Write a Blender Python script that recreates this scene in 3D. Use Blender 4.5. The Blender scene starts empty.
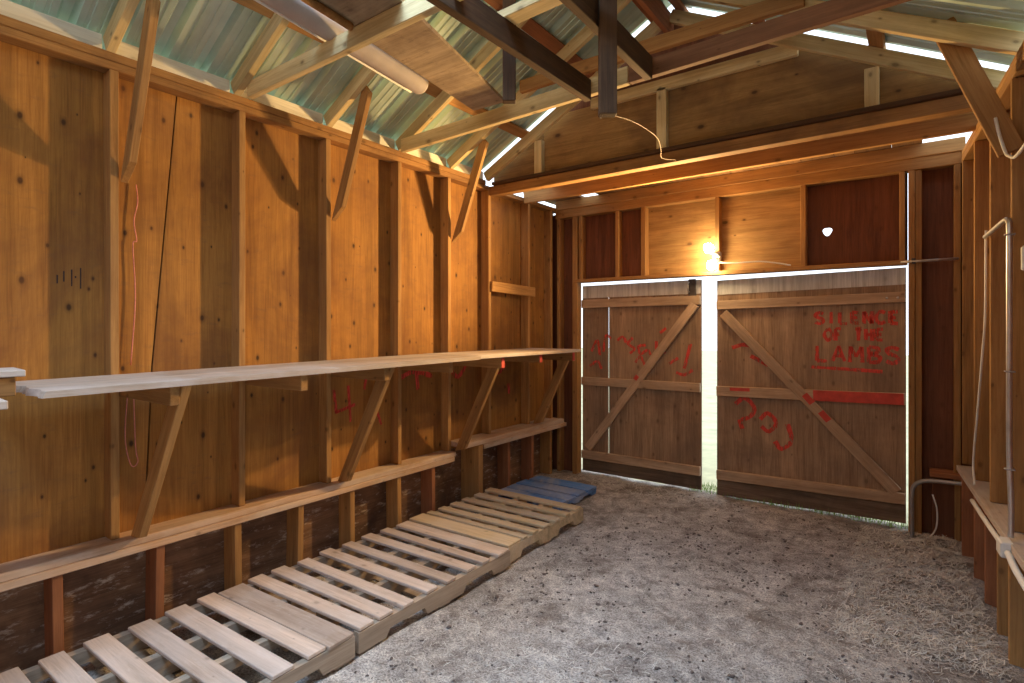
import bpy, bmesh, math, random
from mathutils import Vector, Matrix, noise

random.seed(7)
sc = bpy.context.scene
COL = sc.collection

# ------------------------------------------------------------------ camera, light, exposure
YAW = math.radians(36.37)
cam_d = bpy.data.cameras.new('camera')
cam_d.sensor_fit = 'HORIZONTAL'
cam_d.sensor_width = 36.0
cam_d.lens = 36.0 * 550.0 / 1024.0
cam_d.shift_y = -13.5 / 1024.0
cam_d.clip_start = 0.02
cam = bpy.data.objects.new('camera', cam_d)
COL.objects.link(cam)
cam.location = (0, 0, 1.55)
cam.rotation_euler = (math.pi / 2, 0, YAW)
sc.camera = cam

sc.view_settings.view_transform = 'Standard'
sc.view_settings.look = 'None'
sc.view_settings.gamma = 1.0
sc.view_settings.use_curve_mapping = False
sc.view_settings.exposure = -0.3
try:
    sc.cycles.use_denoising = True
    sc.cycles.max_bounces = 10
    sc.cycles.diffuse_bounces = 6
    sc.cycles.sample_clamp_indirect = 8.0
except Exception:
    pass

SKY = 2.6
w = bpy.data.worlds.new('overcast_sky')
w.use_nodes = True
bg = w.node_tree.nodes['Background']
bg.inputs[0].default_value = (0.80, 0.90, 1.0, 1)
bg.inputs[1].default_value = SKY
sc.world = w

def spot(name, loc, target, power, size_deg, color, radius=0.035, blend=1.0):
    l = bpy.data.lights.new(name, 'SPOT')
    l.energy = power
    l.color = color
    l.spot_size = math.radians(size_deg)
    l.spot_blend = blend
    l.shadow_soft_size = radius
    o = bpy.data.objects.new(name, l)
    COL.objects.link(o)
    o.location = loc
    d = Vector(target) - Vector(loc)
    o.rotation_euler = d.to_track_quat('-Z', 'Y').to_euler()
    return o

LAMP = (1.0, 0.62, 0.25)
# the two heads of the twin flood lamp over the double door
spot('flood_beam_along_wall', (-1.56, 4.965, 2.28), (-3.1, 0.6, 2.3), 660, 108, LAMP)
spot('flood_beam_across_room', (-1.50, 4.965, 2.12), (-0.7, 2.2, 3.3), 230, 172, LAMP, 0.035, 0.7)

# daylight: an unseen open roof strip, added to light the floor, and the doorway in the right wall
def daylight(name, loc, direction, sx, sy, power, color, spread=180):
    l = bpy.data.lights.new(name, 'AREA')
    l.shape = 'RECTANGLE'
    l.size, l.size_y = sx, sy
    l.spread = math.radians(spread)
    l.energy = power
    l.color = color
    o = bpy.data.objects.new(name, l)
    COL.objects.link(o)
    o.location = loc
    o.rotation_euler = Vector(direction).to_track_quat('-Z', 'Y').to_euler()
    return o
daylight('added_roof_light', (-1.47, 0.6, 3.84), (0, 0.20, -1), 1.2, 2.0, 118, (0.50, 0.71, 1.0), 84)
daylight('doorway_daylight', (0.95, -0.25, 1.15), (-1, 0.10, -0.25), 1.9, 1.1, 4, (0.80, 0.89, 1.0))
daylight('rear_gable_daylight', (-1.47, -1.38, 3.22), (0, 1, 0.10), 2.0, 0.55, 6, (0.86, 0.94, 1.0), 120)

# ------------------------------------------------------------------ node helpers
def new_mat(name):
    m = bpy.data.materials.new(name)
    m.use_nodes = True
    nt = m.node_tree
    for n in list(nt.nodes):
        nt.nodes.remove(n)
    out = nt.nodes.new('ShaderNodeOutputMaterial')
    b = nt.nodes.new('ShaderNodeBsdfPrincipled')
    nt.links.new(b.outputs[0], out.inputs[0])
    return m, nt, b

def N(nt, t, **kw):
    n = nt.nodes.new(t)
    for k, v in kw.items():
        setattr(n, k, v)
    return n

def ramp(nt, src, stops):
    r = N(nt, 'ShaderNodeValToRGB')
    e = r.color_ramp.elements
    while len(e) < len(stops):
        e.new(0.5)
    for i, (p, c) in enumerate(stops):
        e[i].position = p
        e[i].color = (c[0], c[1], c[2], 1) if hasattr(c, '__len__') else (c, c, c, 1)
    nt.links.new(src, r.inputs[0])
    return r.outputs[0]

def mixc(nt, fac, a, b, mode='MIX'):
    m = N(nt, 'ShaderNodeMix')
    m.data_type = 'RGBA'
    m.blend_type = mode
    for idx, v in ((0, fac), (6, a), (7, b)):
        if hasattr(v, 'is_linked'):
            nt.links.new(v, m.inputs[idx])
        else:
            m.inputs[idx].default_value = v if idx == 0 else (v[0], v[1], v[2], 1)
    return m.outputs[2]

def coords(nt, scale, rnd=True):
    tc = N(nt, 'ShaderNodeTexCoord')
    src = tc.outputs['Object']
    if rnd:
        oi = N(nt, 'ShaderNodeObjectInfo')
        mu = N(nt, 'ShaderNodeVectorMath', operation='SCALE')
        mu.inputs[0].default_value = (37.0, 19.0, 53.0)
        nt.links.new(oi.outputs['Random'], mu.inputs['Scale'])
        ad = N(nt, 'ShaderNodeVectorMath', operation='ADD')
        nt.links.new(src, ad.inputs[0])
        nt.links.new(mu.outputs[0], ad.inputs[1])
        src = ad.outputs[0]
    mp = N(nt, 'ShaderNodeMapping')
    mp.inputs['Scale'].default_value = scale
    nt.links.new(src, mp.inputs[0])
    return src, mp.outputs[0]

def noise_tex(nt, vec, scale, detail=4, rough=0.6, dist=0.0):
    n = N(nt, 'ShaderNodeTexNoise')
    n.inputs['Scale'].default_value = scale
    n.inputs['Detail'].default_value = detail
    n.inputs['Roughness'].default_value = rough
    n.inputs['Distortion'].default_value = dist
    nt.links.new(vec, n.inputs['Vector'])
    return n.outputs[0]

def wood(name, light, dark, axis='X', knots=0.5, stain=None, stain_amt=0.0, grain=1.0, rough=0.78, vary=0.35,
         scuff=None, scuff_amt=0.0, knot_scale=5.0, spec=0.25):
    """timber: long grain along one local axis, knots, blotches and a tone of its own for every board"""
    m, nt, b = new_mat(name)
    long, cross = 0.9, 16.0 * grain
    sca = {'X': (long, cross, cross), 'Z': (cross, cross, long), 'Y': (cross, long, cross)}[axis]
    src, v = coords(nt, sca)
    g0 = noise_tex(nt, v, 2.2, 8, 0.72, 0.9)
    mpf = N(nt, 'ShaderNodeMapping'); mpf.inputs['Scale'].default_value = {'X': (3, 90, 90), 'Z': (90, 90, 3), 'Y': (90, 3, 90)}[axis]
    nt.links.new(src, mpf.inputs[0])
    gf = noise_tex(nt, mpf.outputs[0], 1.6, 4, 0.7)
    gm = N(nt, 'ShaderNodeMix'); gm.inputs[0].default_value = 0.35
    nt.links.new(g0, gm.inputs[2]); nt.links.new(gf, gm.inputs[3])
    g = gm.outputs[0]
    col = ramp(nt, g, [(0.34, [c * 0.8 for c in dark]), (0.50, [(a + c) / 2 for a, c in zip(light, dark)]), (0.62, light)])
    # wide cathedral bands
    sca2 = {'X': (0.35, 5, 5), 'Z': (5, 5, 0.35), 'Y': (5, 0.35, 5)}[axis]
    mp2 = N(nt, 'ShaderNodeMapping'); mp2.inputs['Scale'].default_value = sca2
    nt.links.new(src, mp2.inputs[0])
    g2 = noise_tex(nt, mp2.outputs[0], 1.3, 3, 0.5, 1.6)
    band = ramp(nt, g2, [(0.35, 0.72), (0.6, 1.06)])
    col = mixc(nt, 0.8, col, band, 'MULTIPLY')
    if knots > 0:
        sx = N(nt, 'ShaderNodeSeparateXYZ'); nt.links.new(src, sx.inputs[0])
        cb = N(nt, 'ShaderNodeCombineXYZ')
        def lin(p, q, kq):
            m1 = N(nt, 'ShaderNodeMath', operation='MULTIPLY_ADD')
            nt.links.new(sx.outputs[q], m1.inputs[0]); m1.inputs[1].default_value = kq
            if p is None: m1.inputs[2].default_value = 0
            else: nt.links.new(sx.outputs[p], m1.inputs[2])
            return m1.outputs[0]
        if axis == 'X': uu, vv = lin(None, 0, 0.6), lin(1, 2, 1.0)
        elif axis == 'Z': uu, vv = lin(0, 1, 1.0), lin(None, 2, 0.6)
        else: uu, vv = lin(None, 1, 0.6), lin(None, 2, 1.0)
        nt.links.new(uu, cb.inputs[0]); nt.links.new(vv, cb.inputs[1])
        vo = N(nt, 'ShaderNodeTexVoronoi'); vo.voronoi_dimensions = '2D'; vo.inputs['Scale'].default_value = knot_scale
        nt.links.new(cb.outputs[0], vo.inputs['Vector'])
        sc_ = N(nt, 'ShaderNodeSeparateColor'); nt.links.new(vo.outputs['Color'], sc_.inputs[0])
        dv = N(nt, 'ShaderNodeMath', operation='DIVIDE')
        ad_ = N(nt, 'ShaderNodeMath', operation='ADD'); nt.links.new(sc_.outputs[0], ad_.inputs[0]); ad_.inputs[1].default_value = 0.25
        nt.links.new(vo.outputs['Distance'], dv.inputs[0]); nt.links.new(ad_.outputs[0], dv.inputs[1])
        kf = ramp(nt, dv.outputs[0], [(0.030, 1.0 * knots), (0.042, 0.75 * knots), (0.060, 0.32 * knots), (0.11, 0.0)])
        col = mixc(nt, kf, col, (0.055, 0.028, 0.014))
    if stain is not None:
        s = noise_tex(nt, src, 1.7, 5, 0.65, 0.5)
        sf = ramp(nt, s, [(0.42, 0.0), (0.66, stain_amt)])
        col = mixc(nt, sf, col, stain)
    if scuff is not None:
        mp4 = N(nt, 'ShaderNodeMapping'); mp4.inputs['Scale'].default_value = (3, 3, 9) if axis != 'X' else (3, 9, 9)
        nt.links.new(src, mp4.inputs[0])
        s = noise_tex(nt, mp4.outputs[0], 3.0, 8, 0.75, 0.2)
        sf = ramp(nt, s, [(0.55, 0.0), (0.68, scuff_amt)])
        col = mixc(nt, sf, col, scuff)
    oi = N(nt, 'ShaderNodeObjectInfo')
    tone = ramp(nt, oi.outputs['Random'], [(0.0, (1 - vary, 1 - vary * 1.05, 1 - vary * 1.1)), (0.5, (1, 1, 1)), (1.0, (1.0 + vary * .3, 1 + vary * .22, 1 + vary * .1))])
    col = mixc(nt, 1.0, col, tone, 'MULTIPLY')
    nt.links.new(col, b.inputs['Base Color'])
    b.inputs['Roughness'].default_value = rough
    b.inputs['Specular IOR Level'].default_value = spec
    bm_ = N(nt, 'ShaderNodeBump'); bm_.inputs['Strength'].default_value = 0.25; bm_.inputs['Distance'].default_value = 0.004
    nt.links.new(g, bm_.inputs['Height'])
    nt.links.new(bm_.outputs[0], b.inputs['Normal'])
    return m

def plain(name, col, rough=0.6, metal=0.0, var=0.15, scale=20.0, bump=0.0, spec=0.4):
    m, nt, b = new_mat(name)
    src, v = coords(nt, (1, 1, 1))
    n = noise_tex(nt, v, scale, 5, 0.6)
    c = ramp(nt, n, [(0.3, [x * (1 - var) for x in col]), (0.7, [min(1, x * (1 + var)) for x in col])])
    nt.links.new(c, b.inputs['Base Color'])
    b.inputs['Roughness'].default_value = rough
    b.inputs['Metallic'].default_value = metal
    b.inputs['Specular IOR Level'].default_value = spec
    if bump:
        bp = N(nt, 'ShaderNodeBump'); bp.inputs['Strength'].default_value = bump; bp.inputs['Distance'].default_value = 0.01
        nt.links.new(n, bp.inputs['Height']); nt.links.new(bp.outputs[0], b.inputs['Normal'])
    return m

M = {}
M['stud'] = wood('fir_stud_wood', (0.54, 0.31, 0.115), (0.38, 0.195, 0.065), 'X', 0.55, (0.25, 0.13, 0.06), 0.35, vary=0.18)
M['rafter'] = wood('pale_rafter_wood', (0.80, 0.68, 0.38), (0.66, 0.50, 0.24), 'X', 0.6, (0.35, 0.22, 0.10), 0.35, vary=0.15)
M['pale'] = wood('pale_eave_wood', (0.95, 0.92, 0.80), (0.88, 0.82, 0.66), 'X', 0.25, vary=0.06)
M['old'] = wood('dark_aged_wood', (0.115, 0.060, 0.028), (0.05, 0.027, 0.014), 'X', 0.3, (0.19, 0.115, 0.06), 0.3, vary=0.1)
M['plywood'] = wood('wall_plywood', (0.50, 0.250, 0.062), (0.35, 0.155, 0.038), 'Z', 0.95, (0.20, 0.085, 0.035), 0.7, grain=1.6, vary=0.2, knot_scale=5.6, scuff=(0.20, 0.11, 0.06), scuff_amt=0.35)
M['ply_low'] = wood('weathered_shaded_low_plywood', (0.30, 0.175, 0.10), (0.16, 0.085, 0.05), 'Y', 0.4, (0.06, 0.035, 0.025), 0.85, scuff=(0.75, 0.68, 0.60), scuff_amt=0.55, vary=0.25)  # weathered, with the shade low on the wall also put into the colour
M['ply_cross'] = wood('gable_plywood', (0.58, 0.36, 0.14), (0.40, 0.22, 0.08), 'X', 0.8, (0.22, 0.12, 0.05), 0.5, grain=0.8, vary=0.15, knot_scale=4.0)
M['ply_gable'] = wood('gable_end_plywood', (0.42, 0.25, 0.09), (0.27, 0.15, 0.05), 'X', 0.9, (0.13, 0.07, 0.03), 0.7, grain=0.8, vary=0.15, knot_scale=3.6)
M['ply_door'] = wood('door_plywood', (0.52, 0.36, 0.23), (0.30, 0.19, 0.115), 'Z', 0.5, (0.16, 0.11, 0.08), 0.6, grain=1.2, vary=0.15)
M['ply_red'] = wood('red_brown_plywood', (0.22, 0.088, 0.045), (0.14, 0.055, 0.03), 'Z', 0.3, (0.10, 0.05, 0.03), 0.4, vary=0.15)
M['dark_ply'] = wood('dark_brown_plywood', (0.26, 0.18, 0.12), (0.13, 0.085, 0.06), 'X', 0.2, (0.06, 0.045, 0.035), 0.7, vary=0.05)
M['glare_pale'] = wood('glare_pale_plywood', (0.78, 0.78, 0.76), (0.58, 0.57, 0.54), 'Z', 0.2, grain=1.2, vary=0.05)  # pale tone stands for the daylight glare under the header
M['door_rail'] = wood('door_rail_wood', (0.68, 0.50, 0.34), (0.52, 0.36, 0.23), 'X', 0.5, (0.25, 0.15, 0.09), 0.4, vary=0.15)
M['red_stud'] = wood('reddish_stud_wood', (0.46, 0.20, 0.09), (0.33, 0.13, 0.06), 'X', 0.4, (0.2, 0.09, 0.05), 0.4, vary=0.2)
M['dark_tie'] = wood('red_brown_beam_wood', (0.34, 0.17, 0.09), (0.22, 0.10, 0.05), 'X', 0.5, (0.14, 0.07, 0.04), 0.5, vary=0.05)
M['plate'] = wood('stained_plate_wood', (0.46, 0.25, 0.09), (0.30, 0.15, 0.05), 'X', 0.6, (0.12, 0.06, 0.03), 0.6, vary=0.1)
M['rail'] = wood('worn_rail_wood', (0.66, 0.46, 0.32), (0.50, 0.32, 0.20), 'X', 0.5, (0.74, 0.66, 0.60), 0.5, vary=0.1)
M['shelf'] = wood('dusty_shelf_wood', (0.60, 0.49, 0.40), (0.48, 0.38, 0.29), 'X', 0.3, (0.62, 0.58, 0.56), 0.7, vary=0.05)
M['pallet'] = wood('weathered_pallet_wood', (0.66, 0.53, 0.43), (0.50, 0.38, 0.29), 'X', 0.4, (0.62, 0.56, 0.52), 0.6, vary=0.2, scuff=(0.75, 0.68, 0.62), scuff_amt=0.3)
M['stringer'] = wood('dirty_pallet_stringer', (0.50, 0.40, 0.30), (0.36, 0.27, 0.19), 'Y', 0.3, (0.30, 0.24, 0.18), 0.6, vary=0.15)
M['pallet_tan'] = wood('tan_pallet_wood', (0.72, 0.56, 0.34), (0.56, 0.41, 0.23), 'X', 0.4, (0.62, 0.52, 0.42), 0.5, vary=0.12)
M['blue'] = wood('blue_painted_wood', (0.16, 0.34, 0.70), (0.08, 0.20, 0.50), 'X', 0.0, (0.45, 0.46, 0.50), 0.95, vary=0.15)
M['loft_ply'] = wood('stained_loft_board', (0.52, 0.40, 0.26), (0.42, 0.31, 0.19), 'X', 0.5, (0.14, 0.09, 0.06), 0.75, vary=0.02, scuff=(0.10, 0.07, 0.05), scuff_amt=0.5)
M['tube'] = plain('dusty_roll', (0.46, 0.40, 0.37), 0.7, 0, 0.12, 6)
M['galv'] = plain('galvanised_conduit', (0.62, 0.62, 0.62), 0.38, 0.8, 0.2, 8)
M['grey_metal'] = plain('dull_grey_metal', (0.38, 0.36, 0.35), 0.5, 0.6, 0.25, 9)
M['white_plastic'] = plain('white_plastic', (0.78, 0.77, 0.72), 0.5, 0, 0.06, 8)
M['dark_metal'] = plain('dark_metal', (0.09, 0.08, 0.075), 0.5, 0.5, 0.3, 30)
M['twine'] = plain('pink_twine', (0.75, 0.30, 0.24), 0.9, 0, 0.2, 60)
M['wire'] = plain('rusty_wire', (0.26, 0.18, 0.11), 0.6, 0.3, 0.2, 40)
M['red'] = plain('red_spray_paint', (0.55, 0.07, 0.05), 0.7, 0, 0.25, 12)
M['ink'] = plain('black_stamp_ink', (0.05, 0.03, 0.03), 0.8, 0, 0.2, 12)
M['void'] = plain('dark_backing_sheet', (0.03, 0.02, 0.015), 0.95, 0, 0.1, 5)
M['straw'] = plain('dry_straw', (0.66, 0.62, 0.54), 0.8, 0, 0.35, 14)
M['clod'] = plain('dark_dung', (0.13, 0.10, 0.085), 0.95, 0, 0.4, 30, 0.4)
M['grass'] = plain('green_grass', (0.20, 0.36, 0.06), 0.7, 0, 0.4, 3)
M['field'] = plain('pale_dry_field', (0.62, 0.60, 0.38), 0.9, 0, 0.2, 3)
M['shingle'] = wood('plank_deck_wood', (0.34, 0.20, 0.10), (0.22, 0.12, 0.06), 'X', 0.3, (0.10, 0.06, 0.04), 0.5, vary=0.3)

def paint_mat():
    """thin spray coat, worn through to the board in the grain"""
    m, nt, b = new_mat('worn_red_spray')
    src, v = coords(nt, (22, 22, 5))
    n = noise_tex(nt, v, 2.0, 6, 0.7)
    f = ramp(nt, n, [(0.30, 0.08), (0.56, 0.88)])
    b.inputs['Base Color'].default_value = (0.74, 0.075, 0.055, 1)
    b.inputs['Roughness'].default_value = 0.75
    tr = N(nt, 'ShaderNodeBsdfTransparent')
    mx = N(nt, 'ShaderNodeMixShader')
    nt.links.new(f, mx.inputs[0]); nt.links.new(tr.outputs[0], mx.inputs[1]); nt.links.new(b.outputs[0], mx.inputs[2])
    nt.links.new(mx.outputs[0], nt.nodes['Material Output'].inputs[0])
    return m
M['spray'] = paint_mat()

def metal_mat():
    m, nt, b = new_mat('galvanised_roofing')
    src, v = coords(nt, (1, 1, 1))
    n = noise_tex(nt, v, 3.0, 5, 0.6)
    mp = N(nt, 'ShaderNodeMapping'); mp.inputs['Scale'].default_value = (0.7, 9, 0.7)
    nt.links.new(src, mp.inputs[0])
    n2 = noise_tex(nt, mp.outputs[0], 1.0, 4, 0.6)
    c = ramp(nt, n, [(0.3, (0.46, 0.61, 0.58)), (0.7, (0.66, 0.84, 0.79))])
    st = ramp(nt, n2, [(0.35, (0.62, 0.66, 0.60)), (0.6, (1, 1, 1))])
    c = mixc(nt, 0.45, c, st, "MULTIPLY")
    nt.links.new(c, b.inputs['Base Color'])
    b.inputs['Metallic'].default_value = 0.5
    b.inputs['Roughness'].default_value = 0.36
    return m
M['roofing'] = metal_mat()

def floor_mat():
    m, nt, b = new_mat('trampled_dirt_and_straw')
    src, v = coords(nt, (1, 1, 1), False)
    big = noise_tex(nt, v, 1.1, 5, 0.6, 0.4)
    mid = noise_tex(nt, v, 9.0, 6, 0.7, 0.3)
    fine = noise_tex(nt, v, 105.0, 6, 0.8)
    c = ramp(nt, mid, [(0.30, (0.25, 0.22, 0.20)), (0.50, (0.52, 0.49, 0.46)), (0.68, (0.74, 0.71, 0.66))])
    c2 = ramp(nt, big, [(0.38, (0.80, 0.76, 0.72)), (0.62, (1.08, 1.06, 1.04))])
    c = mixc(nt, 1.0, c, c2, 'MULTIPLY')
    f = ramp(nt, fine, [(0.37, (0.20, 0.16, 0.13)), (0.49, (0.86, 0.86, 0.85)), (0.61, (1.5, 1.48, 1.43))])
    c = mixc(nt, 0.85, c, f, 'MULTIPLY')
    pat = noise_tex(nt, v, 2.6, 7, 0.72, 0.6)
    pf = ramp(nt, pat, [(0.50, 0.0), (0.62, 0.62)])
    c = mixc(nt, pf, c, (0.15, 0.115, 0.09))
    nt.links.new(c, b.inputs['Base Color'])
    b.inputs['Roughness'].default_value = 0.95
    b.inputs['Specular IOR Level'].default_value = 0.15
    bp = N(nt, 'ShaderNodeBump'); bp.inputs['Strength'].default_value = 0.9; bp.inputs['Distance'].default_value = 0.012
    nt.links.new(fine, bp.inputs['Height']); nt.links.new(bp.outputs[0], b.inputs['Normal'])
    return m
M['dirt'] = floor_mat()

def bulb_mat():
    m, nt, b = new_mat('lit_bulb_glass')
    b.inputs['Base Color'].default_value = (1, 0.95, 0.85, 1)
    b.inputs['Emission Color'].default_value = (1.0, 0.72, 0.38, 1)
    b.inputs['Emission Strength'].default_value = 150.0
    return m
M['bulb'] = bulb_mat()

# ------------------------------------------------------------------ object helpers
WM = {}
def link(o, parent, world):
    COL.objects.link(o)
    WM[o.name] = world
    if parent is not None:
        o.parent = parent
        o.matrix_local = WM[parent.name].inverted() @ world
    else:
        o.matrix_world = world
    return o

def tag(o, label=None, cat=None, group=None, kind=None):
    if label: o['label'] = label
    if cat: o['category'] = cat
    if group: o['group'] = group
    if kind: o['kind'] = kind
    return o

def thing(name, loc, label=None, cat=None, group=None, kind=None):
    o = bpy.data.objects.new(name, None)
    o.empty_display_size = 0.1
    link(o, None, Matrix.Translation(Vector(loc)))
    return tag(o, label, cat, group, kind)

def mesh_obj(name, bm, mat, parent=None, world=None, smooth=False):
    me = bpy.data.meshes.new(name)
    bmesh.ops.recalc_face_normals(bm, faces=bm.faces)
    bm.to_mesh(me); bm.free()
    if smooth:
        for p in me.polygons: p.use_smooth = True
    if isinstance(mat, (list, tuple)):
        for q in mat: me.materials.append(q)
    else:
        me.materials.append(mat)
    o = bpy.data.objects.new(name, me)
    return link(o, parent, world if world is not None else Matrix.Identity(4))

def frame(p0, p1, wdir):
    p0, p1 = Vector(p0), Vector(p1)
    x = (p1 - p0).normalized()
    z = Vector(wdir); z = (z - x * z.dot(x)).normalized()
    y = z.cross(x)
    m = Matrix((x, y, z)).transposed().to_4x4()
    m.translation = (p0 + p1) / 2
    return m, (p1 - p0).length

def box_bm(L, T, W, bev=0.003, segs=1, bow=0.0, cut=(0, 0)):
    """box L x T x W about the origin; cut = slant of the two ends (shift of the +Z edge along X)"""
    bm = bmesh.new()
    n = segs
    rows = []
    for i in range(n + 1):
        u = i / n
        x = -L / 2 + L * u
        off = bow * (1 - (2 * u - 1) ** 2)
        r = []
        for (sy, sz) in ((-1, -1), (1, -1), (1, 1), (-1, 1)):
            xx = x
            if sz > 0:
                if i == 0: xx += cut[0]
                if i == n: xx += cut[1]
            r.append(bm.verts.new((xx, sy * T / 2, sz * W / 2 + off)))
        rows.append(r)
    for a, b in zip(rows, rows[1:]):
        for k in range(4):
            bm.faces.new((a[k], a[(k + 1) % 4], b[(k + 1) % 4], b[k]))
    bm.faces.new(rows[0][::-1]); bm.faces.new(rows[-1])
    bmesh.ops.recalc_face_normals(bm, faces=bm.faces)
    if bev:
        ed = [e for e in bm.edges if len(e.link_faces) == 2 and e.calc_face_angle(0) > 0.6]
        bmesh.ops.bevel(bm, geom=ed, offset=bev, segments=1, affect='EDGES', profile=0.5)
    return bm

def board(name, p0, p1, W, T, wdir, mat, parent=None, bev=0.003, bow=0.0, cut=(0, 0), segs=1):
    """timber from p0 to p1 (centre line), W wide along wdir, T thick"""
    m, L = frame(p0, p1, wdir)
    return mesh_obj(name, box_bm(L, T, W, bev, segs if not bow else max(segs, 6), bow, cut), M[mat] if isinstance(mat, str) else mat, parent, m)

def slab(name, x0, x1, y0, y1, z0, z1, mat, parent=None, bev=0.002, long='X'):
    """axis-aligned block whose grain runs along one world axis"""
    c = ((x0 + x1) / 2, (y0 + y1) / 2, (z0 + z1) / 2)
    if long == 'X': return board(name, (x0, c[1], c[2]), (x1, c[1], c[2]), z1 - z0, y1 - y0, (0, 0, 1), mat, parent, bev)
    if long == 'Y': return board(name, (c[0], y0, c[2]), (c[0], y1, c[2]), z1 - z0, x1 - x0, (0, 0, 1), mat, parent, bev)
    return board(name, (c[0], c[1], z0), (c[0], c[1], z1), x1 - x0, y1 - y0, (1, 0, 0), mat, parent, bev)

def panel(name, x0, x1, y0, y1, z0, z1, mat, parent=None):
    """sheet with local axes parallel to the world's (grain axis chosen by its material)"""
    bm = bmesh.new()
    c = Vector(((x0 + x1) / 2, (y0 + y1) / 2, (z0 + z1) / 2))
    bmesh.ops.create_cube(bm, size=1)
    for v in bm.verts:
        v.co = Vector((v.co.x * (x1 - x0), v.co.y * (y1 - y0), v.co.z * (z1 - z0)))
    return mesh_obj(name, bm, M[mat], parent, Matrix.Translation(c))

def prism(name, pts, axis, a0, a1, mat, parent=None, bev=0.0):
    """polygon extruded along a world axis: 'Y' takes (x,z), 'X' takes (y,z), 'Z' takes (x,y)"""
    def P(p, a):
        return {'Y': (p[0], a, p[1]), 'X': (a, p[0], p[1]), 'Z': (p[0], p[1], a)}[axis]
    bm = bmesh.new()
    c = sum((Vector(P(p, (a0 + a1) / 2)) for p in pts), Vector()) / len(pts)
    A = [bm.verts.new(Vector(P(p, a0)) - c) for p in pts]
    B = [bm.verts.new(Vector(P(p, a1)) - c) for p in pts]
    bm.faces.new(A); bm.faces.new(B[::-1])
    n = len(pts)
    for i in range(n):
        bm.faces.new((A[i], B[i], B[(i + 1) % n], A[(i + 1) % n]))
    bmesh.ops.recalc_face_normals(bm, faces=bm.faces)
    if bev:
        bmesh.ops.bevel(bm, geom=list(bm.edges), offset=bev, segments=1, affect='EDGES')
    return mesh_obj(name, bm, M[mat], parent, Matrix.Translation(c))

def smooth_path(pts, sub=6):
    P = [Vector(p) for p in pts]
    if len(P) < 3: return P
    out = []
    Q = [P[0] * 2 - P[1]] + P + [P[-1] * 2 - P[-2]]
    for i in range(1, len(Q) - 2):
        for s in range(sub):
            t = s / sub
            a, b, c, d = Q[i - 1], Q[i], Q[i + 1], Q[i + 2]
            out.append(0.5 * ((2 * b) + (c - a) * t + (2 * a - 5 * b + 4 * c - d) * t * t + (3 * b - a - 3 * c + d) * t ** 3))
    out.append(P[-1])
    return out

def tube_bm(pts, r, sides=10, bm=None, origin=Vector()):
    bm = bm or bmesh.new()
    P = [Vector(p) - origin for p in pts]
    t = (P[1] - P[0]).normalized()
    n = t.orthogonal().normalized()
    rings = []
    for i, p in enumerate(P):
        if i == 0: d = P[1] - P[0]
        elif i == len(P) - 1: d = P[-1] - P[-2]
        else: d = P[i + 1] - P[i - 1]
        d.normalize()
        n = (n - d * n.dot(d)).normalized()
        bb = d.cross(n)
        rr = r[i] if hasattr(r, '__len__') else r
        rings.append([bm.verts.new(p + (n * math.cos(a) + bb * math.sin(a)) * rr) for a in [2 * math.pi * k / sides for k in range(sides)]])
    for a, b in zip(rings, rings[1:]):
        for k in range(sides):
            bm.faces.new((a[k], a[(k + 1) % sides], b[(k + 1) % sides], b[k]))
    bm.faces.new(rings[0][::-1]); bm.faces.new(rings[-1])
    return bm

def tube(name, pts, r, mat, parent=None, sides=10, curved=True, sub=6):
    P = smooth_path(pts, sub) if curved else [Vector(p) for p in pts]
    o = sum(P, Vector()) / len(P)
    return mesh_obj(name, tube_bm(P, r, sides, None, o), M[mat], parent, Matrix.Translation(o), True)

def ribbons(name, strokes, wid, plane, mat, parent=None):
    """brush strokes lying on a wall: strokes are lists of (a, z); plane = function (a, z, lift) -> point"""
    bm = bmesh.new()
    allp = [plane(a, z, 0) for s in strokes for a, z in s]
    o = sum((Vector(p) for p in allp), Vector()) / len(allp)
    for s in strokes:
        P = smooth_path([(a, z, 0) for a, z in s], 4)
        L, R, L2, R2 = [], [], [], []
        for i, p in enumerate(P):
            d = (P[min(i + 1, len(P) - 1)] - P[max(i - 1, 0)]).normalized()
            nrm = Vector((-d.y, d.x, 0))
            ww = wid * (0.8 + 0.35 * noise.noise(Vector((p.x * 30, p.y * 30, 1))))
            q0, q1 = p + nrm * ww / 2, p - nrm * ww / 2
            L.append(bm.verts.new(Vector(plane(q0.x, q0.y, 0.0015)) - o))
            R.append(bm.verts.new(Vector(plane(q1.x, q1.y, 0.0015)) - o))
        for i in range(len(P) - 1):
            bm.faces.new((L[i], L[i + 1], R[i + 1], R[i]))
    return mesh_obj(name, bm, M[mat], parent, Matrix.Translation(o))

# ------------------------------------------------------------------ dimensions
XL = -3.17            # front plane of the left studs
XP = -3.26            # face of the left plywood
YE = 5.10             # front plane of the end wall studs
YP = 5.19             # face of the end wall plywood
YG = 3.95             # gable plane
RIDGE_X, RIDGE_Z, SL = -1.47, 3.79, 0.53
Y0 = -1.4             # rear of the shed
def xr(y): return 0.25 + 0.067 * (5.2 - y)      # front plane of the right studs
def under(x): return RIDGE_Z - SL * abs(x - RIDGE_X)   # underside of the rafters

# ------------------------------------------------------------------ ground
def ground_h(x, y):
    z = 0.016 * noise.noise(Vector((x * 1.3, y * 1.3, 0))) + 0.010 * noise.noise(Vector((x * 5, y * 5, 3))) + 0.006 * noise.noise(Vector((x * 16, y * 16, 7)))
    m = max(0.0, 1 - abs(x - 0.12) / 0.55) * max(0.0, min(1, (y - 3.0) / 1.0)) * max(0, min(1, (5.25 - y) / 0.3))
    z += 0.07 * m * (0.7 + 0.6 * noise.noise(Vector((x * 7, y * 7, 5))))
    if x < -2.0:
        z -= 0.008
    return z

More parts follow.
